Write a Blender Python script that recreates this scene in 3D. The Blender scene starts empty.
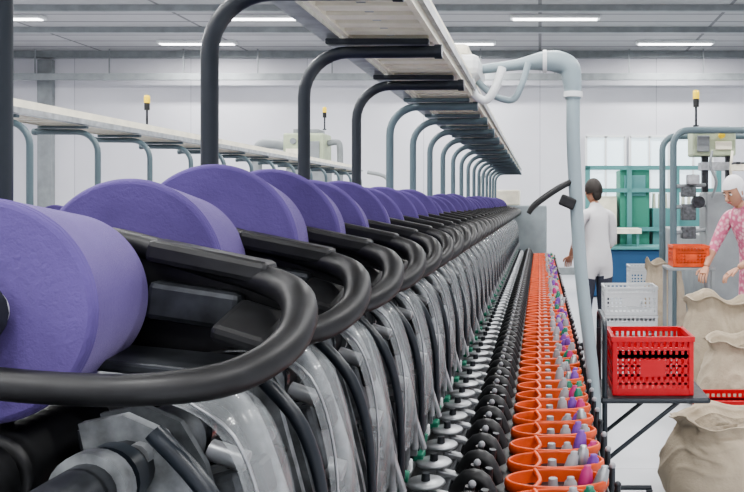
import bpy, bmesh, math, random
from mathutils import Vector, Matrix, noise, Euler
random.seed(7)
H=1.5
F=800.0
# ------------------------------------------------------------ materials
MATS={}
def mat(name,col,rough=0.5,metal=0.0,alpha=1.0,emit=0,noise_s=0,noise_amt=0.0,bump=0,bump_s=40,trans=0,coat=0,spec=0.5):
    m=bpy.data.materials.new(name); m.use_nodes=True
    nt=m.node_tree; p=nt.nodes['Principled BSDF']
    p.inputs['Base Color'].default_value=(*col,1); p.inputs['Roughness'].default_value=rough
    p.inputs['Metallic'].default_value=metal; p.inputs['Alpha'].default_value=alpha
    p.inputs['Transmission Weight'].default_value=trans
    p.inputs['Coat Weight'].default_value=coat
    p.inputs['Specular IOR Level'].default_value=spec
    if emit:
        p.inputs['Emission Color'].default_value=(*col,1); p.inputs['Emission Strength'].default_value=emit
    tc=nt.nodes.new('ShaderNodeTexCoord')
    if noise_amt:
        n=nt.nodes.new('ShaderNodeTexNoise'); n.inputs['Scale'].default_value=noise_s; n.inputs['Detail'].default_value=5
        nt.links.new(tc.outputs['Object'],n.inputs['Vector'])
        r=nt.nodes.new('ShaderNodeValToRGB')
        r.color_ramp.elements[0].position=.3; r.color_ramp.elements[1].position=.7
        r.color_ramp.elements[0].color=(*[c*(1-noise_amt) for c in col],1)
        r.color_ramp.elements[1].color=(*[min(1,c*(1+noise_amt)) for c in col],1)
        nt.links.new(n.outputs['Fac'],r.inputs['Fac']); nt.links.new(r.outputs['Color'],p.inputs['Base Color'])
    if bump:
        n=nt.nodes.new('ShaderNodeTexNoise'); n.inputs['Scale'].default_value=bump_s; n.inputs['Detail'].default_value=4
        nt.links.new(tc.outputs['Object'],n.inputs['Vector'])
        b=nt.nodes.new('ShaderNodeBump'); b.inputs['Strength'].default_value=bump; b.inputs['Distance'].default_value=.01
        nt.links.new(n.outputs['Fac'],b.inputs['Height']); nt.links.new(b.outputs['Normal'],p.inputs['Normal'])
    MATS[name]=m
    return m
mat('black_plastic',(.013,.0135,.015),.44,noise_s=30,noise_amt=.35)
mat('dark_steel',(.04,.044,.05),.42,.5,noise_s=25,noise_amt=.5)
mat('dark_paint',(.02,.026,.034),.33)
mat('teal_paint',(.11,.155,.175),.38)
mat('cast_metal',(.11,.12,.128),.48,.4,noise_s=30,noise_amt=.5,bump=.15)
mat('bright_cast',(.23,.245,.255),.48,.35,noise_s=30,noise_amt=.45,bump=.1)
mat('light_metal',(.42,.435,.45),.38,.65,noise_s=20,noise_amt=.25)
mat('chrome',(.6,.61,.63),.2,1)
mat('cream_paint',(.84,.80,.66),.45,noise_s=9,noise_amt=.1)
mat('gray_paint',(.25,.27,.28),.5,noise_s=5,noise_amt=.15)
mat('slate_paint',(.25,.29,.31),.5,noise_s=5,noise_amt=.15)
mat('white_plastic',(.72,.74,.75),.4)
mat('crate_white',(.55,.57,.59),.5)
mat('clear_plastic',(.62,.66,.68),.16,alpha=.3,coat=.4)
mat('orange_plastic',(.62,.092,.026),.42,noise_s=14,noise_amt=.2)
mat('red_plastic',(.5,.016,.02),.4)
mat('green_plastic',(.02,.18,.11),.4)
mat('green_paint',(.05,.25,.18),.5)
mat('pale_green',(.42,.48,.34),.5,noise_s=8,noise_amt=.15)
mat('teal_machine',(.11,.29,.29),.5)
mat('blue_paint',(.025,.09,.2),.5)
mat('yellow_lens',(.85,.6,.03),.3,emit=.3)
mat('purple_tip',(.17,.06,.33),.6)
mat('magenta_tip',(.4,.03,.16),.6)
mat('tube_grey',(.3,.31,.33),.5)
mat('skin_tone',(.45,.25,.17),.5)
mat('hair_dark',(.02,.015,.012),.6)
mat('white_cloth',(.68,.68,.7),.85,bump=.3,bump_s=20)
mat('dark_cloth',(.05,.055,.08),.85,bump=.3,bump_s=20)
mat('eye_white',(.8,.8,.8),.3)
mat('lip',(.4,.1,.09),.5)
mat('shoe',(.03,.03,.03),.5)
mat('sackcloth',(.43,.365,.28),.92,noise_s=5,noise_amt=.14,bump=.35,bump_s=60)
mat('sack_fill',(.24,.2,.15),.9,noise_s=20,noise_amt=.4,bump=1,bump_s=30)
mat('hose_blue',(.3,.37,.40),.45)
mat('rubber',(.02,.02,.02),.7)
mat('lamp_glow',(1,1,1),.5,emit=6)
mat('window_glass',(.72,.84,.9),.1,emit=.8)
m=mat('pink_floral',(.7,.15,.3),.85); nt=m.node_tree
v=nt.nodes.new('ShaderNodeTexVoronoi'); v.inputs['Scale'].default_value=30
tc=nt.nodes.new('ShaderNodeTexCoord'); nt.links.new(tc.outputs['Object'],v.inputs['Vector'])
r=nt.nodes.new('ShaderNodeValToRGB'); r.color_ramp.elements[0].position=.2; r.color_ramp.elements[0].color=(.8,.55,.6,1)
r.color_ramp.elements[1].position=.6; r.color_ramp.elements[1].color=(.58,.16,.27,1)
nt.links.new(v.outputs['Distance'],r.inputs['Fac']); nt.links.new(r.outputs['Color'],nt.nodes['Principled BSDF'].inputs['Base Color'])
m=mat('purple_yarn',(.118,.088,.25),.88,noise_s=12,noise_amt=.10); nt=m.node_tree
tc=nt.nodes.new('ShaderNodeTexCoord'); w=nt.nodes.new('ShaderNodeTexWave'); w.bands_direction='Y'; w.inputs['Scale'].default_value=110; w.inputs['Distortion'].default_value=4; w.inputs['Detail'].default_value=3
nt.links.new(tc.outputs['Object'],w.inputs['Vector'])
n2=nt.nodes.new('ShaderNodeTexNoise'); n2.inputs['Scale'].default_value=420; n2.inputs['Detail'].default_value=2; nt.links.new(tc.outputs['Object'],n2.inputs['Vector'])
ad=nt.nodes.new('ShaderNodeMath'); ad.operation='ADD'; nt.links.new(w.outputs['Fac'],ad.inputs[0]); nt.links.new(n2.outputs['Fac'],ad.inputs[1])
b=nt.nodes.new('ShaderNodeBump'); b.inputs['Strength'].default_value=.3; b.inputs['Distance'].default_value=.002
nt.links.new(ad.outputs[0],b.inputs['Height']); P=nt.nodes['Principled BSDF']; nt.links.new(b.outputs['Normal'],P.inputs['Normal'])
P.inputs['Sheen Weight'].default_value=.25; P.inputs['Sheen Tint'].default_value=(.8,.7,1,1); P.inputs['Specular IOR Level'].default_value=.1
def panel(name,col,seam,w,h,rough,axes,mortar=.008):
    m=mat(name,col,rough); nt=m.node_tree; P=nt.nodes['Principled BSDF']
    g=nt.nodes.new('ShaderNodeNewGeometry'); s=nt.nodes.new('ShaderNodeSeparateXYZ'); c=nt.nodes.new('ShaderNodeCombineXYZ')
    nt.links.new(g.outputs['Position'],s.inputs[0])
    nt.links.new(s.outputs[axes[0]],c.inputs[0]); nt.links.new(s.outputs[axes[1]],c.inputs[1])
    br=nt.nodes.new('ShaderNodeTexBrick'); br.offset=0; br.inputs['Scale'].default_value=1
    br.inputs['Brick Width'].default_value=w; br.inputs['Row Height'].default_value=h; br.inputs['Mortar Size'].default_value=mortar
    br.inputs['Color1'].default_value=(*col,1); br.inputs['Color2'].default_value=(*[x*.93 for x in col],1); br.inputs['Mortar'].default_value=(*seam,1)
    nt.links.new(c.outputs[0],br.inputs['Vector'])
    n=nt.nodes.new('ShaderNodeTexNoise'); n.inputs['Scale'].default_value=.9; n.inputs['Detail'].default_value=6
    nt.links.new(g.outputs['Position'],n.inputs['Vector'])
    mx=nt.nodes.new('ShaderNodeMix'); mx.data_type='RGBA'; mx.blend_type='MULTIPLY'; mx.inputs[0].default_value=.2
    nt.links.new(br.outputs['Color'],mx.inputs[6]); nt.links.new(n.outputs['Fac'],mx.inputs[7]); nt.links.new(mx.outputs[2],P.inputs['Base Color'])
panel('wall_panels',(.69,.69,.74),(.45,.45,.5),2.4,50,.7,(0,2))
panel('side_wall_panels',(.69,.69,.74),(.45,.45,.5),2.4,50,.7,(1,2))
panel('ceiling_panels',(.46,.46,.475),(.2,.2,.21),3,.55,.8,(0,1),.03)
panel('floor_tiles',(.65,.67,.71),(.5,.52,.55),1.5,1.5,.28,(0,1),.006)

# ------------------------------------------------------------ mesh builder
class MB:
    def __init__(s): s.v=[];s.f=[];s.m=[];s.sm=[];s.mats=[]
    def mi(s,n):
        if n not in s.mats: s.mats.append(n)
        return s.mats.index(n)
    def add(s,vs,fs,m,smooth=False):
        o=len(s.v); s.v+= [tuple(v) for v in vs]; k=s.mi(m)
        for f in fs: s.f.append(tuple(i+o for i in f)); s.m.append(k); s.sm.append(smooth)
    def box(s,c,d,m,rot=None,bev=.0):
        bm=bmesh.new(); bmesh.ops.create_cube(bm,size=1)
        bmesh.ops.scale(bm,vec=Vector(d),verts=bm.verts)
        if bev: bmesh.ops.bevel(bm,geom=list(bm.edges),offset=min(bev,min(d)*.45),segments=2,profile=.5,affect='EDGES')
        M=Matrix.Translation(Vector(c))
        if rot: M=M@Euler(rot).to_matrix().to_4x4()
        bmesh.ops.transform(bm,matrix=M,verts=bm.verts)
        bm.verts.ensure_lookup_table(); bm.verts.index_update()
        s.add([v.co for v in bm.verts],[[v.index for v in f.verts] for f in bm.faces],m,False); bm.free()
    def bb(s,x0,x1,y0,y1,z0,z1,m,bev=0): s.box(((x0+x1)/2,(y0+y1)/2,(z0+z1)/2),(x1-x0,y1-y0,z1-z0),m,bev=bev)
    def tube(s,pts,r,m,seg=12,sub=0,cap=True,flat=1.0):
        pts=[Vector(p) for p in pts]
        if not isinstance(r,(list,tuple)): r=[r]*len(pts)
        if sub:
            np_,nr=[],[]
            n=len(pts)
            for i in range(n-1):
                p0=pts[max(i-1,0)];p1=pts[i];p2=pts[i+1];p3=pts[min(i+2,n-1)]
                for k in range(sub):
                    t=k/sub
                    np_.append(.5*((2*p1)+(p2-p0)*t+(2*p0-5*p1+4*p2-p3)*t*t+(3*p1-p0-3*p2+p3)*t**3)); nr.append(r[i]*(1-t)+r[i+1]*t)
            np_.append(pts[-1]); nr.append(r[-1]); pts,r=np_,nr
        vs=[];n=len(pts); up=None
        for i,p in enumerate(pts):
            t=(pts[min(i+1,n-1)]-pts[max(i-1,0)])
            if t.length<1e-9: t=Vector((0,0,1))
            t.normalize()
            if up is None:
                up=Vector((0,0,1)) if abs(t.z)<.9 else Vector((0,1,0))
            a=t.cross(up); 
            if a.length<1e-4: a=t.cross(Vector((1,0,0)))
            a.normalize(); b=a.cross(t).normalized(); up=b
            for k in range(seg):
                th=2*math.pi*k/seg
                vs.append(p+a*math.cos(th)*r[i]+b*math.sin(th)*r[i]*flat)
        fs=[]
        for i in range(n-1):
            for k in range(seg):
                k2=(k+1)%seg
                fs.append((i*seg+k,i*seg+k2,(i+1)*seg+k2,(i+1)*seg+k))
        s.add(vs,fs,m,True)
        if cap:
            s.add([vs[k] for k in range(seg)],[tuple(range(seg))[::-1]],m)
            s.add([vs[(n-1)*seg+k] for k in range(seg)],[tuple(range(seg))],m)
    def cyl(s,p1,p2,r1,r2,m,seg=16): s.tube([p1,p2],[r1,r2],m,seg)
    def lathe(s,c,ax,prof,m,seg=32,sx=1,sy=1,smooth=True):
        ax=Vector(ax).normalized(); a=ax.cross(Vector((0,0,1)) if abs(ax.z)<.9 else Vector((0,1,0))).normalized(); b=ax.cross(a)
        if abs(ax.z)>.9: a=Vector((1,0,0)); b=Vector((0,1,0))
        vs=[];c=Vector(c)
        for (r,h) in prof:
            for k in range(seg):
                th=2*math.pi*k/seg
                vs.append(c+ax*h+a*r*sx*math.cos(th)+b*r*sy*math.sin(th))
        fs=[(i*seg+k,i*seg+(k+1)%seg,(i+1)*seg+(k+1)%seg,(i+1)*seg+k) for i in range(len(prof)-1) for k in range(seg)]
        s.add(vs,fs,m,smooth)
    def prism(s,poly,y0,y1,m):
        n=len(poly)
        vs=[(x,y0,z) for x,z in poly]+[(x,y1,z) for x,z in poly]
        fs=[tuple(range(n))[::-1],tuple(range(n,2*n))]+[(i,(i+1)%n,n+(i+1)%n,n+i) for i in range(n)]
        s.add(vs,fs,m)
    def sheet(s,prof,y0,y1,m,sub=4,bulge=0.0,ny=6):
        pts=[Vector((x,0,z)) for x,z in prof]; q=[];n=len(pts)
        for i in range(n-1):
            p0=pts[max(i-1,0)];p1=pts[i];p2=pts[i+1];p3=pts[min(i+2,n-1)]
            for k in range(sub):
                t=k/sub; q.append(.5*((2*p1)+(p2-p0)*t+(2*p0-5*p1+4*p2-p3)*t*t+(3*p1-p0-3*p2+p3)*t**3))
        q.append(pts[-1]); vs=[]
        for p in q:
            for j in range(ny+1):
                u=j/ny; e=-bulge*(abs(2*u-1)**3)
                vs.append((p.x+e,y0+(y1-y0)*u,p.z+e*.5))
        w=ny+1
        fs=[(i*w+j,i*w+j+1,(i+1)*w+j+1,(i+1)*w+j) for i in range(len(q)-1) for j in range(ny)]
        s.add(vs,fs,m,True)
    def ball(s,c,r,m,seg=16,ring=10):
        if not isinstance(r,(tuple,list)): r=(r,r,r)
        vs=[];c=Vector(c)
        for i in range(ring+1):
            ph=math.pi*i/ring
            for k in range(seg):
                th=2*math.pi*k/seg
                vs.append((c.x+r[0]*math.sin(ph)*math.cos(th),c.y+r[1]*math.sin(ph)*math.sin(th),c.z+r[2]*math.cos(ph)))
        s.add(vs,[(i*seg+k,(i+1)*seg+k,(i+1)*seg+(k+1)%seg,i*seg+(k+1)%seg) for i in range(ring) for k in range(seg)],m,True)
    def mesh(s,name):
        me=bpy.data.meshes.new(name); me.from_pydata(s.v,[],s.f)
        for n in s.mats: me.materials.append(MATS[n])
        me.polygons.foreach_set('material_index',s.m); me.polygons.foreach_set('use_smooth',s.sm)
        me.update()
        return me
    def obj(s,name,parent=None,loc=(0,0,0)):
        o=bpy.data.objects.new(name,s.mesh(name)); bpy.context.scene.collection.objects.link(o)
        o.location=loc
        if parent: o.parent=parent
        return o
def empty(name,loc=(0,0,0)):
    e=bpy.data.objects.new(name,None); bpy.context.scene.collection.objects.link(e); e.location=loc; return e
def inst(me,name,parent,loc,scale=(1,1,1)):
    o=bpy.data.objects.new(name,me); bpy.context.scene.collection.objects.link(o); o.location=loc; o.scale=scale
    if parent: o.parent=parent
    return o

# ------------------------------------------------------------ room
XL,XR,Y0,Y1,ZC=-11.0,7.0,-5.0,16.5,4.6
b=MB(); b.bb(XL,XR,Y0,Y1,-.1,0,'floor_tiles'); b.obj('floor')
b=MB(); b.bb(XL,XR,Y0,Y1,ZC,ZC+.1,'ceiling_panels'); b.obj('ceiling')
b=MB(); b.bb(XL-.1,XR+.1,Y1,Y1+.1,-.1,ZC+.1,'wall_panels'); b.obj('wall_back')
b=MB(); b.bb(XL-.1,XR+.1,Y0-.1,Y0,-.1,ZC+.1,'wall_panels'); b.obj('wall_front')
b=MB(); b.bb(XL-.1,XL,Y0,Y1,-.1,ZC+.1,'side_wall_panels'); b.obj('wall_left')
b=MB(); b.bb(XR,XR+.1,Y0,Y1,-.1,ZC+.1,'side_wall_panels'); b.obj('wall_right')
b=MB(); b.bb(XL,XR,Y1-.12,Y1,4.46,4.6,'gray_paint'); b.obj('trim_1')
b=MB(); b.bb(XL,XR,Y1-.03,Y1,0,.15,'gray_paint'); b.obj('baseboard_back')
for i,y in enumerate((12.6,14.2)):
    b=MB(); b.bb(XL,XR,y-.05,y+.05,4.5,4.6,'gray_paint'); b.obj('trim_%d'%(i+2))
b=MB(); b.bb(-10.3,-10.0,Y1-.12,Y1,0,4.42,'gray_paint',.01); b.obj('wall_pillar')
b=MB(); ty=Y1-.45; b.bb(XL+.1,XR-.1,ty,ty+.25,3.98,4.02,'gray_paint'); b.bb(XL+.1,XR-.1,ty-.02,ty,3.95,4.08,'gray_paint')
for i in range(12):
    x=XL+.8+i*1.5; b.bb(x-.01,x+.01,ty+.1,ty+.12,4.02,4.59,'gray_paint')
b.tube([(XL+.1,ty+.1,4.06),(XR-.1,ty+.1,4.06)],.03,'dark_steel'); b.obj('cable_tray')
for i,(x0,x1) in enumerate(((.95,1.75),(1.85,2.65),(2.75,3.55))):
    b=MB(); z0,z1=1.1,2.85
    b.bb(x0,x1,Y1-.03,Y1-.01,z0,z1,'window_glass')
    for xx in (x0,(x0+x1)/2,x1): b.bb(xx-.025,xx+.025,Y1-.07,Y1-.01,z0,z1,'white_plastic')
    for zz in (z0,2.2,z1): b.bb(x0,x1,Y1-.07,Y1-.01,zz-.03,zz+.03,'white_plastic')
    b.obj('window_%d'%(i+1))
LP=82
def lamp(x,y):
    e=empty('fluorescent_ceiling_lamp',(x,y,ZC))
    b=MB(); b.box((0,0,-.03),(1.5,.2,.06),'white_plastic',bev=.01); b.box((0,0,-.066),(1.4,.14,.012),'lamp_glow'); b.obj('housing',e)
    l=bpy.data.lights.new('tube_light','AREA'); l.shape='RECTANGLE'; l.size=1.4; l.size_y=.16; l.energy=LP; l.color=(1,.99,.97)
    o=bpy.data.objects.new('tube_light',l); bpy.context.scene.collection.objects.link(o); o.location=(0,0,-.085); o.parent=e
for x,y in ((-9,13.3),(-4.5,13.3),(.25,13.3),(4.6,13.3),(-6.6,15.4),(-1.6,15.4),(2.6,15.4)): lamp(x,y)
for y in (10.6,7.8,5.0,2.2,-.6,-3.2):
    for x in (-7.5,-4,-.6,2.8): lamp(x+(.5 if int(y)%2 else -.3),y)

# ------------------------------------------------------------ winding unit
Z=lambda z:H+z
PY=.955
def P3(x,y,z): return (x,y-PY,Z(z))
def unit_mesh():
    b=MB()
    b.tube([P3(-.70,.86,-.180),P3(-.616,.835,-.184),P3(-.50,.81,-.188),P3(-.40,.81,-.19),P3(-.325,.855,-.186),P3(-.291,.93,-.162),P3(-.299,.99,-.124),P3(-.35,1.04,-.104),P3(-.44,1.06,-.083),P3(-.57,1.07,-.05),P3(-.66,1.07,-.048)],
           [.017,.017,.0165,.0165,.019,.021,.022,.02,.017,.016,.015],'black_plastic',14,5)
    b.cyl(P3(-.61,.842,-.12),P3(-.61,.865,-.12),.03,.036,'dark_steel'); b.box(P3(-.61,.85,-.155),(.035,.02,.07),'black_plastic',bev=.005)
    b.cyl(P3(-.61,1.04,-.115),P3(-.61,1.07,-.11),.034,.03,'dark_steel')
    b.prism([(-.60,Z(-.06)),(-.5,Z(-.07)),(-.36,Z(-.10)),(-.318,Z(-.125)),(-.325,Z(-.155)),(-.38,Z(-.185)),(-.46,Z(-.205)),(-.6,Z(-.205))],1.062-PY,1.082-PY,'black_plastic')
    b.box(P3(-.43,1.05,-.078),(.16,.045,.03),'black_plastic',rot=(0,.2,0),bev=.008)
    b.box(P3(-.36,1.0,-.155),(.07,.09,.022),'black_plastic',rot=(.3,.3,0),bev=.008)
    b.box(P3(-.45,1.045,-.135),(.12,.03,.05),'dark_steel',rot=(0,.15,0),bev=.008)
    b.cyl(P3(-.395,1.04,-.150),P3(-.395,1.065,-.150),.02,.02,'cast_metal',14)
    b.box(P3(-.47,1.0,-.2),(.16,.1,.014),'dark_steel',rot=(0,.1,0),bev=.004)
    b.box(P3(-.70,.955,-.13),(.05,.26,.09),'dark_steel',bev=.01)
    prof=[(.0,-.09),(.045,-.09),(.05,-.085)]
    for i in range(17): prof.append((.05 if i%2 else .046,-.08+i*.01))
    prof+= [(.05,.085),(.045,.09),(0,.09)]
    b.lathe(P3(-.6,.955,-.30),(0,1,0),prof,'black_plastic',24)
    b.cyl(P3(-.465,.80,-.30),P3(-.465,1.11,-.30),.032,.032,'dark_steel',20)
    for y,r,w,mm in ((.83,.042,.02,'bright_cast'),(.865,.038,.02,'dark_paint'),(.99,.045,.035,'cast_metal'),(1.05,.038,.015,'chrome')):
        b.cyl(P3(-.465,y-w/2,-.30),P3(-.465,y+w/2,-.30),r,r,mm,24)
    b.cyl(P3(-.53,.80,-.385),P3(-.53,1.11,-.385),.022,.022,'dark_paint',14)
    b.cyl(P3(-.40,.80,-.47),P3(-.40,1.11,-.47),.012,.012,'chrome',12)
    poly=[(-.52,Z(-.25)),(-.47,Z(-.24)),(-.425,Z(-.26)),(-.395,Z(-.31)),(-.365,Z(-.42)),(-.34,Z(-.52)),(-.325,Z(-.60)),(-.33,Z(-.68)),(-.40,Z(-.68)),(-.40,Z(-.58)),(-.43,Z(-.44)),(-.46,Z(-.37)),(-.5,Z(-.34))]
    b.prism(poly,.90-PY,.915-PY,'bright_cast'); b.prism([(x*1.0-.010,z-.012) for x,z in poly],.915-PY,.945-PY,'dark_steel')
    b.prism(poly,.945-PY,.955-PY,'cast_metal')
    for x,z,r in ((-.45,-.285,.016),(-.41,-.35,.012),(-.385,-.45,.012),(-.362,-.55,.014),(-.36,-.64,.01)):
        b.cyl(P3(x,.888,z),P3(x,.902,z),r,r,'light_metal',12); b.cyl(P3(x,.882,z),P3(x,.89,z),r*.5,r*.5,'dark_steel',6)
    for x,z,sx,sz,an in ((-.40,-.40,.022,.07,.27),(-.372,-.50,.02,.05,.22),(-.365,-.60,.03,.03,.1)):
        b.box(P3(x,.897,z),(sx,.010,sz),'black_plastic',rot=(0,an,0),bev=.004)
    b.box(P3(-.395,1.01,-.39),(.085,.07,.11),'cast_metal',rot=(0,-.25,0),bev=.01)
    b.box(P3(-.365,1.01,-.35),(.05,.045,.05),'black_plastic',rot=(0,-.25,0),bev=.008)
    b.cyl(P3(-.365,1.0,-.43),P3(-.32,1.0,-.44),.018,.016,'light_metal',14)
    b.box(P3(-.37,1.02,-.53),(.07,.08,.1),'dark_steel',rot=(0,-.1,0),bev=.01)
    b.box(P3(-.35,1.02,-.62),(.06,.06,.06),'cast_metal',bev=.008)
    b.cyl(P3(-.345,.99,-.56),P3(-.315,.99,-.565),.022,.022,'black_plastic',14)
    b.cyl(P3(-.40,.97,-.30),P3(-.355,.97,-.315),.013,.013,'light_metal',10)
    b.tube([P3(-.47,1.09,-.255),P3(-.41,1.09,-.275),P3(-.36,1.085,-.38),P3(-.325,1.08,-.50),P3(-.315,1.08,-.62)],[.014,.016,.014,.012,.010],'bright_cast',10,5)
    b.tube([P3(-.42,.87,-.25),P3(-.35,.865,-.33),P3(-.315,.86,-.45),P3(-.31,.86,-.62)],[.011,.011,.009,.008],'dark_paint',10,5)
    b.box(P3(-.345,1.115,-.47),(.012,.02,.34),'light_metal',rot=(0,-.30,0),bev=.003)
    b.sheet([(-.47,Z(-.222)),(-.405,Z(-.225)),(-.350,Z(-.262)),(-.318,Z(-.34)),(-.302,Z(-.45)),(-.308,Z(-.58))],.925-PY,1.06-PY,'clear_plastic',5,.02)
    b.tube([P3(-.405,.925,-.232),P3(-.355,.925,-.27),P3(-.325,.925,-.345),P3(-.312,.925,-.45),P3(-.318,.925,-.58)],.0025,'light_metal',6,4)
    b.cyl(P3(-.34,.99,-.655),P3(-.315,.99,-.66),.016,.014,'green_plastic',12)
    b.box(P3(-.325,1.04,-.65),(.02,.03,.03),'white_plastic',bev=.004)
    b.box(P3(-.33,.94,-.69),(.03,.05,.02),'green_plastic',bev=.004)
    return b.mesh('winding_unit')
UNIT=unit_mesh()
PX=-.64; TOP=.416
def post_mesh(m):
    b=MB(); pts=[(PX,0,Z(-.35))]
    pts.append((PX,0,Z(TOP-.13)))
    for i in range(1,9):
        a=math.pi/2*i/8; pts.append((PX+.12*(1-math.cos(a)),0,Z(TOP-.13+.12*math.sin(a))))
    pts.append((PX+.363,0,Z(TOP-.008)))
    b.tube(pts,.0165,m,16)
    b.box((PX+.2,0,Z(TOP+.018)),(.28,.03,.016),m,bev=.004)
    b.cyl((PX+.355,0,Z(TOP-.008)),(PX+.375,0,Z(TOP-.008)),.020,.020,m,16)
    b.cyl((PX,0,Z(-.35)),(PX,0,Z(-.31)),.03,.03,m,16)
    return b.mesh('support_post')
POST_D=post_mesh('dark_paint'); POST_T=post_mesh('teal_paint')
def magazine_mesh(ys):
    b=MB(); tips=['purple_tip','purple_tip','green_plastic','tube_grey','magenta_tip','light_metal']
    for i,y in enumerate(ys):
        c=(-.285,y,Z(-.70)); b.lathe(c,(-.15,-.1,1),[(0,.006),(.045,.006),(.05,0),(.045,-.006)],'light_metal',18)
        b.cyl((-.285,y,Z(-.70)),(-.285,y,Z(-.675)),.012,.01,'dark_steel',10)
        b.box((-.235,y,Z(-.735)),(.09,.03,.02),'light_metal',rot=(0,.25,0),bev=.004)
        b.tube([(-.215,y+.02,Z(-.74)),(-.18,y,Z(-.69)),(-.14,y-.01,Z(-.695)),(-.11,y-.02,Z(-.75))],[.02,.024,.022,.016],'black_plastic',10,3)
        b.cyl((-.18,y+.05,Z(-.76)),(-.165,y+.045,Z(-.67)),.019,.012,'black_plastic',12)
        b.cyl((-.14,y+.055,Z(-.76)),(-.13,y+.05,Z(-.68)),.016,.010,'dark_steel',12)
        b.ball((-.16,y+.045,Z(-.665)),.010,'tube_grey',8,6)
        cx=.04
        b.lathe((cx,y,Z(-.815)),(.07,-.12,1),[(.0,.0),(.07,.0),(.105,.012),(.126,.05),(.131,.075),(.134,.08),(.139,.076),(.141,.062),(.138,.055),(.125,.02),(.105,-.01),(.06,-.02)],'orange_plastic',32,1,.53)
        b.lathe((cx,y,Z(-.772)),(.07,-.12,1),[(.0,.0),(.122,.0)],'dark_steel',24,1,.52)
        b.tube([(cx-.055,y+.058,Z(-.74)),(cx-.04,y,Z(-.748)),(cx-.055,y-.058,Z(-.748))],.007,'orange_plastic',8,4)
        b.cyl((cx-.005,y,Z(-.785)),(cx-.005,y,Z(-.742)),.016,.012,'tube_grey',10)
        for k,(dx,dy) in enumerate(((.04,-.02),(.08,.018),(.108,-.018))):
            t=random.choice(tips); h=random.uniform(.05,.085)
            x=cx+dx; b.lathe((x,y+dy,Z(-.79)),(random.uniform(-.1,.3),random.uniform(-.4,.1),1),[(.019,0),(.021,h*.5),(.015,h),(.010,h+.004),(.010,h+.012),(0,h+.012)],t if k else 'tube_grey',10)
        b.cyl((.205,y,Z(-.84)),(.209,y,Z(-.765)),.012,.008,'dark_steel',10); b.ball((.209,y,Z(-.76)),.010,random.choice(['tube_grey','tube_grey','dark_steel']),8,6)
        b.box((.205,y+.05,Z(-.83)),(.03,.05,.04),'dark_steel',bev=.006)
    return b.mesh('bobbin_magazine')
def machine(name,ox,mir,y0,nu,dark_first):
    e=empty(name,(ox,0,0)); s=(-1,1,1) if mir else (1,1,1)
    yend=y0+nu*.31
    for i in range(nu): inst(UNIT,'winding_unit_%d'%(i+1),e,(0,y0+i*.31,0),s)
    k=0; y=y0+.595
    inst(POST_D if dark_first else POST_T,'support_post_0',e,(0,y0-.012,0),s)
    while y<yend:
        inst(POST_D if (dark_first and k<3) else POST_T,'support_post_%d'%(k+1),e,(0,y,0),s); y+=.62; k+=1
    b=MB(); ya=y0-.45; yb=yend
    b.bb(-1.0,-.36,ya,yb,Z(-1.42),Z(-.70),'gray_paint',.01)
    b.bb(-.98,-.40,ya,yb,Z(-.70),Z(-.52),'dark_steel',.01)
    b.bb(-.98,-.70,ya,yb,Z(-.52),Z(-.35),'dark_paint',.01)
    b.bb(-.78,-.60,ya,yb,Z(-.40),Z(-.36),'dark_paint')
    b.bb(-.36,.225,ya,yb,Z(-1.38),Z(-.845),'gray_paint',.01)
    b.bb(-.36,-.08,ya,yb,Z(-.845),Z(-.765),'black_plastic')
    b.bb(-.33,-.235,ya,yb,Z(-.765),Z(-.735),'dark_steel')
    b.bb(.185,.189,ya,yb,Z(-.845),Z(-.79),'cast_metal')
    b.bb(-.95,.15,ya,yb,0,Z(-1.38),'dark_paint')
    b.cyl((-.225,ya,Z(-.745)),(-.225,yb,Z(-.745)),.008,.008,'chrome',8)
    b.cyl((-.465,ya,Z(-.30)),(-.465,y0-.15,Z(-.30)),.032,.032,'dark_steel',20)
    b.cyl((-.53,ya,Z(-.385)),(-.53,y0-.15,Z(-.385)),.022,.022,'dark_paint',16)
    b.cyl((-.6,ya,Z(-.30)),(-.6,y0-.1,Z(-.30)),.045,.045,'black_plastic',24)
    b.obj('machine_body',e).scale=s
    b=MB(); z0=Z(TOP+.03); z1=z0+.075; y=ya+.3
    b.bb(-.53,-.515,y,yb,z0,z1,'cream_paint'); b.bb(-.30,-.285,y,yb,z0,z1,'cream_paint'); b.bb(-.53,-.285,y,yb,z1,z1+.008,'cream_paint')
    b.bb(-.42,-.40,y,yb,z0+.01,z0+.05,'light_metal')
    yy=y+.04
    while yy<yb: b.bb(-.515,-.30,yy,yy+.05,z0+.004,z0+.014,'cream_paint'); yy+=.09
    b.bb(-.283,-.27,y,yb,z0+.02,z0+.045,'light_metal')
    b.bb(-.60,-.545,y,yb,z0+.0,z0+.03,'light_metal')
    b.obj('overhead_track',e).scale=s
    b=MB(); b.bb(-1.0,.1,yb+.02,yb+.7,0.02,Z(-.05),'slate_paint',.02); b.bb(-.8,-.3,yb+.1,yb+.5,Z(-.05),Z(.18),'cream_paint',.02)
    b.bb(-.95,-.5,yb+.005,yb+.02,Z(-.5),Z(-.15),'gray_paint'); b.tube([(-.9,yb+.3,Z(-.05)),(-.9,yb+.3,Z(.35)),(-.6,yb+.3,Z(.45))],.03,'gray_paint',10,5)
    b.obj('end_cabinet',e).scale=s
    return e,yend
NU=35
me_e,YE=machine('winding_machine',0,False,PY,NU,True)
MAG=magazine_mesh([PY-.2+i*.155 for i in range(int(NU*2))])
inst(MAG,'bobbin_magazine',me_e,(0,0,0))
m2,_=machine('winding_machine',-3.21,True,PY,NU,False)
inst(MAG,'bobbin_magazine',m2,(0,0,0),(-1,1,1))
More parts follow.
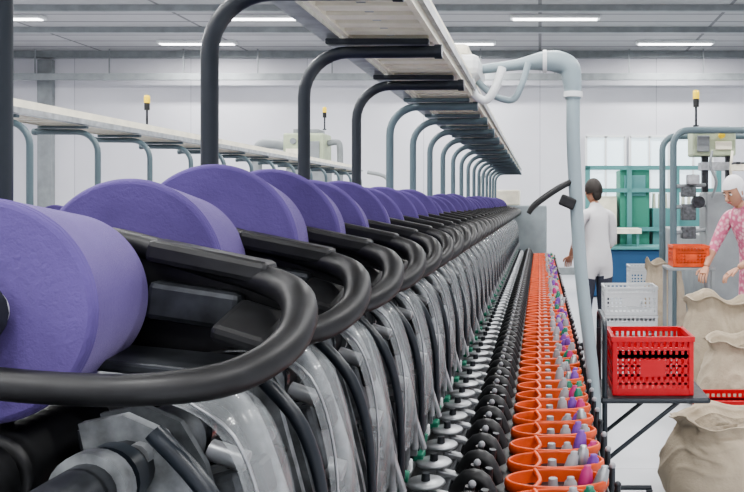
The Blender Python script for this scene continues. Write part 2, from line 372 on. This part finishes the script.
def cone_mesh(r):
    b=MB(); r2=r*.84; c=(0,0,0)
    b.lathe(c,(0,1,0),[(.026,-.074),(r*.5,-.079),(r*.8,-.082),(r-.008,-.083)],'purple_yarn',96)
    b.lathe(c,(0,1,0),[(r-.008,-.083),(r-.003,-.081),(r,-.075)],'purple_yarn',96)
    b.lathe(c,(0,1,0),[(r,-.075),(r2+(r-r2)*.75,-.04),(r2+(r-r2)*.5,0),(r2+(r-r2)*.25,.038),(r2,.076)],'purple_yarn',96)
    b.lathe(c,(0,1,0),[(r2,.076),(r2-.004,.081),(r2-.01,.083),(.026,.08)],'purple_yarn',96)
    b.lathe(c,(0,1,0),[(.021,-.1),(.026,-.1),(.026,.1),(.021,.1),(.021,-.1)],'white_plastic',24,smooth=False)
    return b.mesh('yarn_cone')
RR=[.125,.140,.158,.160,.152,.155,.148,.152]
CM={}
for i in range(NU):
    r=RR[i] if i<8 else random.choice([.14,.148,.152])
    if r not in CM: CM[r]=cone_mesh(r)
    inst(CM[r],'yarn_cone',None,(-.61,PY+i*.31,Z(-.245+r)))
for i in range(NU):
    r=random.choice([.10,.11,.115])
    if r not in CM: CM[r]=cone_mesh(r)
    inst(CM[r],'yarn_cone',None,(-3.21+.61,PY+i*.31,Z(-.245+r)))

# ------------------------------------------------------------ travelling cleaner
e=empty('travelling_cleaner',(0,3.5,0))
b=MB()
b.box((-.40,0,Z(.575)),(.3,.34,.09),'white_plastic',bev=.03); b.box((-.40,-.02,Z(.64)),(.2,.22,.06),'cream_paint',bev=.02)
b.cyl((-.5,.1,Z(.505)),(-.5,.13,Z(.505)),.03,.03,'rubber'); b.cyl((-.32,.1,Z(.505)),(-.32,.13,Z(.505)),.03,.03,'rubber')
b.tube([(-.26,0,Z(.58)),(-.1,0,Z(.60)),(.0,0,Z(.615)),(.07,0,Z(.615)),(.125,0,Z(.59)),(.14,0,Z(.53)),(.145,0,Z(.45))],[.020,.024,.04,.048,.048,.042,.034],'hose_blue',18,6)
b.cyl((.145,0,Z(.458)),(.145,0,Z(.482)),.042,.042,'white_plastic',20)
b.cyl((.012,0,Z(.615)),(.03,0,Z(.615)),.05,.05,'white_plastic',20)
b.tube([(.145,0,Z(.46)),(.148,0,Z(.2)),(.18,0.02,Z(-.3)),(.24,.04,Z(-.85)),(.246,.04,Z(-1.4))],[.030,.030,.029,.028,.028],'hose_blue',16,5)
b.cyl((.246,.04,0),(.246,.04,.12),.030,.030,'dark_steel')
b.tube([(-.3,-.1,Z(.55)),(-.28,-.12,Z(.46)),(-.23,-.12,Z(.43)),(-.19,-.12,Z(.48)),(-.16,-.1,Z(.57))],.018,'white_plastic',12,5)
b.tube([(-.05,-.05,Z(.6)),(-.08,-.06,Z(.5)),(-.12,-.05,Z(.44)),(-.2,-.05,Z(.46)),(-.27,-.05,Z(.52))],.014,'hose_blue',12,5)
b.tube([(.16,0,Z(.1)),(.08,-.02,Z(.06)),(-.02,-.03,Z(-.01)),(-.05,-.03,Z(-.05))],[.012,.014,.014,.011],'black_plastic',12,4)
b.box((.12,-.01,Z(.0)),(.07,.04,.05),'black_plastic',rot=(0,.4,0),bev=.008)
b.obj('blower_pipe',e)

# ------------------------------------------------------------ crates, trolley, sacks
def crate_mesh(w,d,h,m,nx=13,name='crate'):
    b=MB(); t=.012
    b.bb(-w/2,w/2,-d/2,d/2,0,t,m)
    for z0,z1,o in ((h-.022,h,.008),(h*.62,h*.62+.02,.0),(h*.32,h*.32+.012,0),(0,.03,.002),(h-.06,h-.05,.003),(h*.48,h*.48+.01,0),(h*.18,h*.18+.01,0)):
        b.bb(-w/2-o,w/2+o,-d/2-o,-d/2+t-.004,z0,z1,m); b.bb(-w/2-o,w/2+o,d/2-t+.004,d/2+o,z0,z1,m)
        b.bb(-w/2-o,-w/2+t-.004,-d/2,d/2,z0,z1,m); b.bb(w/2-t+.004,w/2+o,-d/2,d/2,z0,z1,m)
    for i in range(nx+1):
        x=-w/2+t/2+(w-t)*i/nx
        for y in (-d/2,d/2-.006): b.bb(x-.007,x+.007,y,y+.006,.0,h,m)
    ny=int(nx*d/w)
    for i in range(ny+1):
        y=-d/2+t/2+(d-t)*i/ny
        for x in (-w/2,w/2-.006): b.bb(x,x+.006,y-.007,y+.007,0,h,m)
    b.bb(-w*.16,w*.16,-d/2-.002,-d/2+.006,h*.32,h*.6,m)
    b.bb(-w/2,w/2,-d/2,-d/2+.005,h*.64,h*.76,m); b.bb(-w/2,w/2,d/2-.005,d/2,h*.64,h*.76,m)
    for sx in (-1,1):
        for sy in (-1,1): b.box((sx*(w/2-.008),sy*(d/2-.008),h/2),(.024,.024,h),m,bev=.004)
    return b.mesh(name)
RC=crate_mesh(.36,.30,.265,'red_plastic')
OC=crate_mesh(.3,.26,.18,'orange_plastic',10)
WC=crate_mesh(.46,.34,.25,'crate_white',12)
tr=empty('crate_trolley',(.50,3.75,0)); b=MB(); sz=Z(-.875)
for y in (-.17,.2):
    b.cyl((-.21,y,.09),(-.21,y,Z(-.62)),.012,.012,'dark_paint',10)
    b.tube([(-.21,y,.09),(.05,y,.09)],.012,'dark_paint',10)
    for x in (-.20,.04):
        b.cyl((x-.012,y,.035),(x+.012,y,.035),.035,.035,'rubber',18); b.box((x,y,.07),(.03,.04,.03),'dark_steel',bev=.004)
    b.tube([(-.21,y,.34),(.12,y,sz-.02)],.010,'dark_paint',8)
b.tube([(-.21,-.17,.34),(-.21,.2,.34)],.01,'dark_paint',8)
b.tube([(-.21,-.17,Z(-.62)),(-.21,-.17,Z(-.56)),(-.21,-.1,Z(-.53)),(-.21,.13,Z(-.53)),(-.21,.2,Z(-.56)),(-.21,.2,Z(-.62))],.011,'dark_paint',10,4)
b.bb(-.22,.25,-.18,.21,sz-.012,sz,'dark_steel')
for y in (-.18,.21): b.tube([(-.22,y,sz-.012),(.25,y,sz-.012)],.012,'dark_paint',10)
for x in (-.22,.25): b.tube([(x,-.18,sz-.012),(x,.21,sz-.012)],.012,'dark_paint',10)
b.obj('trolley_frame',tr)
inst(RC,'red_crate',None,(.51,3.76,sz+.002))
inst(crate_mesh(.34,.28,.18,'red_plastic',10),'red_crate',None,(1.10,4.72,.18))
b=MB(); b.bb(.90,1.30,4.56,4.88,.15,.178,'gray_paint',.004)
for x in (.92,1.28):
    for y in (4.58,4.86): b.bb(x-.015,x+.015,y-.015,y+.015,0,.15,'gray_paint')
b.obj('low_stand')
inst(OC,'orange_crate',None,(1.28,6.9,Z(-.55)))
b=MB(); b.bb(1.08,1.48,6.74,7.08,Z(-.58),Z(-.555),'gray_paint',.005)
for x in (1.10,1.46):
    for y in (6.76,7.06): b.bb(x-.015,x+.015,y-.015,y+.015,0,Z(-.58),'gray_paint')
b.obj('side_table')
for k in range(3): inst(WC,'white_crate',None,(.80,7.2,.252*k))
for k in range(3): inst(WC,'white_crate',None,(1.28,9.5,.252*k))
def sack(x,y,z,w,d,h,seed,lean=0):
    b=MB(); seg=128; rings=72; vs=[]; prof=[]
    for i in range(rings+1):
        t=i/rings
        if t<.70:
            u=t/.70; r=(.90+.12*math.sin(u*math.pi*.9))*(1-.22*u*u); zz=u*h*.90
            if u<.12: r*=.80+.20*math.sin(u/.12*math.pi/2)
        elif t<.82: u=(t-.70)/.12; r=.735+.12*u; zz=h*(.90+.10*math.sin(u*math.pi*.6))
        elif t<.88: u=(t-.82)/.06; r=.855-.10*u; zz=h*(.995-.035*u)
        else: u=(t-.88)/.12; r=.755*(1-u*u); zz=h*(.96-.14*math.sin(min(1,u*1.6)*math.pi/2))
        prof.append((r,zz,t))
    for r,zz,t in prof:
        for k in range(seg):
            th=2*math.pi*k/seg; cx,sy=math.cos(th),math.sin(th)
            sq=1/(abs(cx)**3+abs(sy)**3)**(1/3)
            q=Vector((cx*1.2+seed,sy*1.2,zz*3))
            wv=noise.noise(q)
            n1=noise.noise(Vector((cx*1.0+seed,sy*1.0,zz*2.0)))*.07
            top=max(0,min(1,(t-.30)*2.5))
            # gathers running up to the mouth and soft drape creases
            g=(1-abs(math.sin(th*8+6*wv+zz*2)))**2*.045*top
            cr=max(0,1-abs(noise.noise(Vector((q.x*1.2,q.y*1.2,q.z*1.9+wv*2))))*3.2)**2*.040
            rr=r*(1+n1-g+cr-.01)*(.6+.4*sq)
            dz=noise.noise(Vector((cx*1.1,sy*1.1,seed)))*.14*h*max(0,(t-.45)*2)*(1 if t<.88 else .8)+.012*math.sin(th*7+seed)*top
            vs.append((rr*w/2*cx+lean*zz,rr*d/2*sy,max(0,zz+dz)))
    n=len(prof)
    f1=[(i*seg+k,i*seg+(k+1)%seg,(i+1)*seg+(k+1)%seg,(i+1)*seg+k) for i in range(n-1) for k in range(seg)]
    cut=int((n-1)*.92)*seg
    b.add(vs,f1,'sackcloth',True); k0=b.mi('sack_fill')
    for i in range(cut,len(f1)): b.m[i]=k0
    b.add(vs[:seg],[tuple(range(seg))[::-1]],'sackcloth')
    b.obj('burlap_sack',None,(x,y,z))
sack(1.00,4.05,0,.80,.62,.42,1)
sack(1.36,5.30,0,.68,.55,.60,5,.03)
sack(1.36,5.98,0,.62,.55,.80,9,-.03)
sack(1.24,8.0,0,.46,.46,.90,15)
sack(1.83,5.6,0,.26,.5,.7,12)

# ------------------------------------------------------------ background machinery
b=MB()
b.bb(1.72,2.6,8.35,11.5,.02,Z(-.35),'gray_paint',.02)
b.bb(1.65,2.6,7.95,8.3,.02,Z(.1),'gray_paint',.02); b.bb(1.52,1.95,7.95,8.25,Z(.46),Z(.72),'pale_green',.02)
b.bb(1.56,1.68,7.92,7.96,Z(.5),Z(.66),'gray_paint',.005); b.bb(1.74,1.9,7.92,7.96,Z(.52),Z(.6),'cream_paint',.005); b.cyl((1.8,7.9,Z(.66)),(1.8,7.96,Z(.66)),.03,.03,'yellow_lens',12)
b.bb(1.58,1.9,8.0,8.2,Z(.72),Z(.76),'gray_paint',.01)
b.bb(1.62,2.6,8.0,8.2,Z(.32),Z(.40),'light_metal')
for xx in (1.66,1.9,2.2): b.bb(xx-.03,xx+.03,8.03,8.09,Z(.1),Z(.46),'dark_steel')
for y in (7.8,8.5):
    pts=[(1.30,y,0),(1.30,y,Z(.55))]
    for i in range(1,7):
        a=math.pi/2*i/6; pts.append((1.30+.15*(1-math.cos(a)),y,Z(.55+.15*math.sin(a))))
    pts.append((2.4,y,Z(.70))); b.tube(pts,.034,'teal_paint',12)
for z in (-.3,-.05,.15): b.tube([(1.30,7.8,Z(z)),(1.65,8.0,Z(z+.02))],.02,'gray_paint',8)
for z,s_ in ((-.1,.16),(.1,.1),(-.3,.12)): b.box((1.46,7.88,Z(z)),(.14,.1,s_),'cast_metal',bev=.01)
b.box((1.50,7.85,Z(.22)),(.12,.1,.1),'light_metal',bev=.01); b.cyl((1.55,7.9,Z(.0)),(1.55,7.8,Z(0)),.06,.06,'dark_steel')
b.bb(1.85,2.6,7.6,7.75,Z(.3),Z(.36),'cream_paint')
for i in range(8): b.bb(1.86+i*.09,1.9+i*.09,7.58,7.77,Z(.36),Z(.38),'dark_steel')
b.tube([(1.7,7.9,Z(.5)),(1.66,7.8,Z(.35)),(1.72,7.8,Z(.2)),(1.7,7.9,Z(.05))],.014,'gray_paint',10,5)
b.tube([(1.9,7.9,Z(.5)),(1.86,7.8,Z(.3)),(1.9,7.85,Z(.1))],.014,'cream_paint',10,5)
b.obj('machine_headstock')
def beacon(x,y,z,lens,s=1):
    b=MB(); b.cyl((0,0,0),(0,0,.26*s),.012*s,.012*s,'dark_steel',10); b.cyl((0,0,.2*s),(0,0,.28*s),.03*s,.03*s,'black_plastic',16)
    b.lathe((0,0,.28*s),(0,0,1),[(.032*s,0),(.034*s,.06*s),(.03*s,.085*s),(0,.095*s)],lens,16); b.cyl((0,0,.0),(0,0,.015),.03*s,.03*s,'dark_steel'); b.obj('signal_beacon',None,(x,y,z))
beacon(1.58,8.1,Z(.762),'yellow_lens')
beacon(-2.80,5.7,Z(TOP+.115),'yellow_lens',.62)
b=MB(); z=Z(.55); b.bb(-.35,.3,-.25,.25,0,.55,'pale_green',.03); b.bb(-.3,-.05,-.27,-.25,.1,.3,'cream_paint',.01); b.bb(.02,.24,-.27,-.25,.05,.42,'gray_paint',.01); b.bb(-.2,.2,-.2,.2,.55,.62,'gray_paint',.01)
b.bb(-.32,.32,-.2,.2,-z,0,'gray_paint',.02); b.cyl((-.18,-.28,.42),(-.18,-.24,.42),.05,.05,'gray_paint')
b.tube([(-.3,0,.35),(-.6,0,.4),(-.8,0,.36),(-.85,0,.1),(-.85,0,-.5)],.085,'gray_paint',12,5); b.tube([(.3,0,.4),(.45,0,.42),(.5,0,.3),(.5,0,-.4)],.05,'gray_paint',12,5)
b.obj('machine_head_unit',None,(-3.75,13,z))
beacon(-3.5,13.0,Z(1.172),'yellow_lens')
b=MB()
for x in (.8,1.5,2.3,3.0): b.bb(x-.04,x+.04,13.4,13.5,0,Z(.6),'teal_machine')
for z in (.58,.2,-.45): b.bb(.76,3.04,13.4,13.46,Z(z-.04),Z(z+.03),'teal_machine')
b.bb(1.35,1.85,13.5,14.2,0,Z(.55),'green_paint',.02); b.bb(.85,1.3,13.5,14.2,0,Z(.1),'cream_paint',.02)
b.bb(1.42,1.78,13.47,13.5,Z(.1),Z(.45),'teal_machine',.01)
b.bb(1.9,2.9,13.5,14.2,0,Z(-.1),'teal_machine',.02)
for i in range(10): b.cyl((1.95+i*.1,13.7,Z(-.1)),(1.95+i*.1,13.7,Z(.15)),.035,.025,'cream_paint',10)
b.bb(.7,2.0,12.6,13.2,.01,Z(-.75),'blue_paint',.02); b.bb(.68,2.02,12.55,13.2,Z(-.75),Z(-.7),'teal_machine',.01)
b.bb(.72,1.6,12.6,13.1,Z(-.5),Z(-.42),'cream_paint')
for x in (.75,1.55): b.bb(x-.02,x+.02,12.65,12.7,Z(-.7),Z(-.5),'teal_machine')
b.obj('spinning_frame')

# ------------------------------------------------------------ people
def seg_dist(p,a,b_):
    ab=b_-a; t=max(0,min(1,(p-a).dot(ab)/max(ab.length_squared,1e-9))); return (p-(a+ab*t)).length
def person(name,loc,rz,J,R,edges,regions,cap,hairm,armL,armR,scale=1,tilt=0,cover=.60):
    e=empty(name,loc); e.rotation_euler=(0,0,rz); e.scale=(scale,)*3
    names=list(J.keys()); idx={n:i for i,n in enumerate(names)}
    me=bpy.data.meshes.new('body'); me.from_pydata([J[n] for n in names],[(idx[a],idx[b_]) for a,b_ in edges],[]); me.update()
    o=bpy.data.objects.new('body_tmp',me); bpy.context.scene.collection.objects.link(o)
    sk=o.modifiers.new('skin','SKIN'); sk.use_smooth_shade=True
    for n in names:
        v=me.skin_vertices[0].data[idx[n]]; v.radius=R[n]; v.use_root=(n=='pelvis')
    ss=o.modifiers.new('ss','SUBSURF'); ss.levels=2; ss.render_levels=2
    bpy.context.view_layer.update(); dg=bpy.context.evaluated_depsgraph_get()
    nm=bpy.data.meshes.new_from_object(o.evaluated_get(dg)); bpy.data.objects.remove(o)
    nm.materials.clear(); ml=sorted(set(regions.values()))
    for x in ml: nm.materials.append(MATS[x])
    for p in nm.polygons:
        c=p.center; best=min(edges,key=lambda ed:seg_dist(c,Vector(J[ed[0]]),Vector(J[ed[1]]))-(R[ed[0]][0]+R[ed[1]][0])/2)
        p.material_index=ml.index(regions[best]); p.use_smooth=True
    bo=bpy.data.objects.new('body',nm); bpy.context.scene.collection.objects.link(bo); bo.parent=e
    b=MB(); hc=Vector((0,-.012,.09)); seg,ring=28,20; vs=[]
    for i in range(ring+1):
        ph=math.pi*i/ring
        for k in range(seg):
            th=2*math.pi*k/seg
            x=.073*math.sin(ph)*math.cos(th); y=.092*math.sin(ph)*math.sin(th); z=.118*math.cos(ph)
            if z<0: q=1+z*2.6; x*=q; y=y*(1+z*1.3)-(-z)*.12
            if y<0 and abs(x)<.045 and abs(z)<.05: y*=.94
            vs.append((hc.x+x,hc.y+y,hc.z+z))
    b.add(vs,[(i*seg+k,(i+1)*seg+k,(i+1)*seg+(k+1)%seg,i*seg+(k+1)%seg) for i in range(ring) for k in range(seg)],'skin_tone',True)
    for sx in (-1,1):
        b.ball(hc+Vector((sx*.028,-.077,.004)),(.013,.01,.008),'eye_white',10,8); b.ball(hc+Vector((sx*.028,-.086,.004)),(.006,.004,.006),'hair_dark',8,6)
        b.ball(hc+Vector((sx*.029,-.083,.024)),(.017,.006,.004),'hair_dark',8,6); b.ball(hc+Vector((sx*.073,.0,-.005)),(.01,.018,.03),'skin_tone',10,8)
    b.tube([hc+Vector((0,-.086,.01)),hc+Vector((0,-.1,-.018)),hc+Vector((0,-.108,-.03)),hc+Vector((0,-.088,-.04))],[.007,.01,.013,.009],'skin_tone',10,3)
    b.ball(hc+Vector((0,-.087,-.06)),(.023,.008,.007),'lip',12,8)
    vs=[]
    for i in range(9):
        ph=math.pi*cover*i/8
        for k in range(24):
            th=2*math.pi*k/24; c=math.sin(th); lim=ph if c>-.3 else ph*.62
            vs.append((hc.x+.084*math.sin(lim)*math.cos(th),hc.y+.012+.103*math.sin(lim)*math.sin(th),hc.z+.012+.12*math.cos(lim)))
    b.add(vs,[(i*24+k,(i+1)*24+k,(i+1)*24+(k+1)%24,i*24+(k+1)%24) for i in range(8) for k in range(24)],cap,True)
    b.ball(hc+Vector((0,.075,-.04)),(.05,.035,.06),hairm,12,8)
    ho=b.obj('head',e,J['head']); ho.rotation_euler=(tilt,0,0)
    b=MB()
    for side,(w,el) in ((-1,armL),(1,armR)):
        w=Vector(w); d=(w-Vector(el)).normalized(); lat=d.cross(Vector((0,0,1))); 
        if lat.length<.1: lat=Vector((0,1,0))
        lat.normalize(); nrm=lat.cross(d).normalized()
        b.tube([w,w+d*.03,w+d*.07,w+d*.095],[.023,.034,.038,.032],'skin_tone',12,3,flat=.5)
        for k,(off,L) in enumerate(((-.03,.065),(-.01,.075),(.01,.07),(.028,.055))):
            s0=w+d*.085+lat*off
            b.tube([s0,s0+d*L*.45-nrm*.004,s0+d*L*.8-nrm*.02,s0+d*L*.95-nrm*.036],[.009,.0085,.0078,.006],'skin_tone',8,3)
        s0=w+d*.03-lat*side*.03
        b.tube([s0,s0+d*.03-lat*side*.022,s0+d*.06-lat*side*.026-nrm*.012],[.011,.0095,.007],'skin_tone',8,3)
    b.obj('hands',e)
    return e
def body(armL,armR,shirt,trous,sleeve,sk=1.0,lean=0.0):
    f=lambda y,z:(y-lean*max(0,(z-.92))/.5)
    L=1 if lean>0 else 0
    J={'pelvis':(0,.05*L,.92),'waist':(0,f(0.02,1.06),1.06),'chest':(0,f(0,1.22),1.22),'neckb':(0,f(.01,1.36),1.36-.03*L),'neck':(0,f(-.01,1.42),1.42-.04*L),'head':(0,f(-.03,1.47),1.47-.05*L),
       'shL':(-.16,f(0,1.325),1.325-.03*L),'shR':(.16,f(0,1.325),1.325-.03*L),'elL':armL[0],'wrL':armL[1],'elR':armR[0],'wrR':armR[1],
       'hipL':(-.085,0.02,.84),'hipR':(.085,0.02,.84),'knL':(-.095,-.02,.47),'knR':(.095,-.03,.47),'anL':(-.1,.02,.08),'anR':(.1,0.01,.08),'toL':(-.11,-.15,.035),'toR':(.11,-.16,.035)}
    R={'pelvis':(.155*sk,.115*sk),'waist':(.125*sk,.1),'chest':(.14,.11),'neckb':(.06,.055),'neck':(.047,.047),'head':(.048,.05),
       'shL':(.065,.065),'shR':(.065,.065),'elL':(.042,.042),'elR':(.042,.042),'wrL':(.026,.024),'wrR':(.026,.024),
       'hipL':(.095*sk,.1),'hipR':(.095*sk,.1),'knL':(.065,.065),'knR':(.065,.065),'anL':(.045,.045),'anR':(.045,.045),'toL':(.04,.03),'toR':(.04,.03)}
    E=[('pelvis','waist'),('waist','chest'),('chest','neckb'),('neckb','neck'),('neck','head'),('neckb','shL'),('neckb','shR'),('shL','elL'),('elL','wrL'),('shR','elR'),('elR','wrR'),
       ('pelvis','hipL'),('pelvis','hipR'),('hipL','knL'),('knL','anL'),('hipR','knR'),('knR','anR'),('anL','toL'),('anR','toR')]
    G={}
    for ed in E:
        if ed[0] in('neck',) or ed==('neckb','neck'): G[ed]='skin_tone'
        elif ed[1][:2]=='wr': G[ed]=sleeve
        elif ed[1][:2] in('kn','an'): G[ed]=trous
        elif ed[1][:2]=='to': G[ed]='shoe'
        else: G[ed]=shirt
    return J,R,E,G
aL=((-.24,-.26,1.03),(-.16,-.44,.90)); aR=((.24,-.25,1.03),(.15,-.44,.91))
J,R,E,G=body(aL,aR,'pink_floral','pink_floral','skin_tone',1.1,.20)
person('woman_worker',(1.86,6.85,0),math.radians(-52),J,R,E,G,'white_cloth','white_cloth',(aL[1],aL[0]),(aR[1],aR[0]),1.06,.40,.66)
aL=((-.21,-.03,1.07),(-.17,-.2,.94)); aR=((.21,-.02,1.06),(.17,-.2,.93))
J,R,E,G=body(aL,aR,'white_cloth','dark_cloth','skin_tone')
person('man_worker',(.555,7.95,0),math.radians(205),J,R,E,G,'hair_dark','hair_dark',(aL[1],aL[0]),(aR[1],aR[0]),1.03,.15)

# ------------------------------------------------------------ world, camera
w=bpy.data.worlds.new('World'); bpy.context.scene.world=w; w.use_nodes=True
w.node_tree.nodes['Background'].inputs[0].default_value=(.7,.75,.8,1); w.node_tree.nodes['Background'].inputs[1].default_value=.5
cd=bpy.data.cameras.new('camera'); cam=bpy.data.objects.new('camera',cd); bpy.context.scene.collection.objects.link(cam)
cam.location=(0,0,H); cam.rotation_euler=(math.radians(90),0,0)
cd.sensor_width=36; cd.lens=F/744*36; cd.shift_x=-(540-372)/744; cd.shift_y=-(246-202)/744; cd.clip_start=.02
bpy.context.scene.camera=cam
try: bpy.context.scene.view_settings.look='AgX - Medium High Contrast'
except Exception as ex: print(ex)
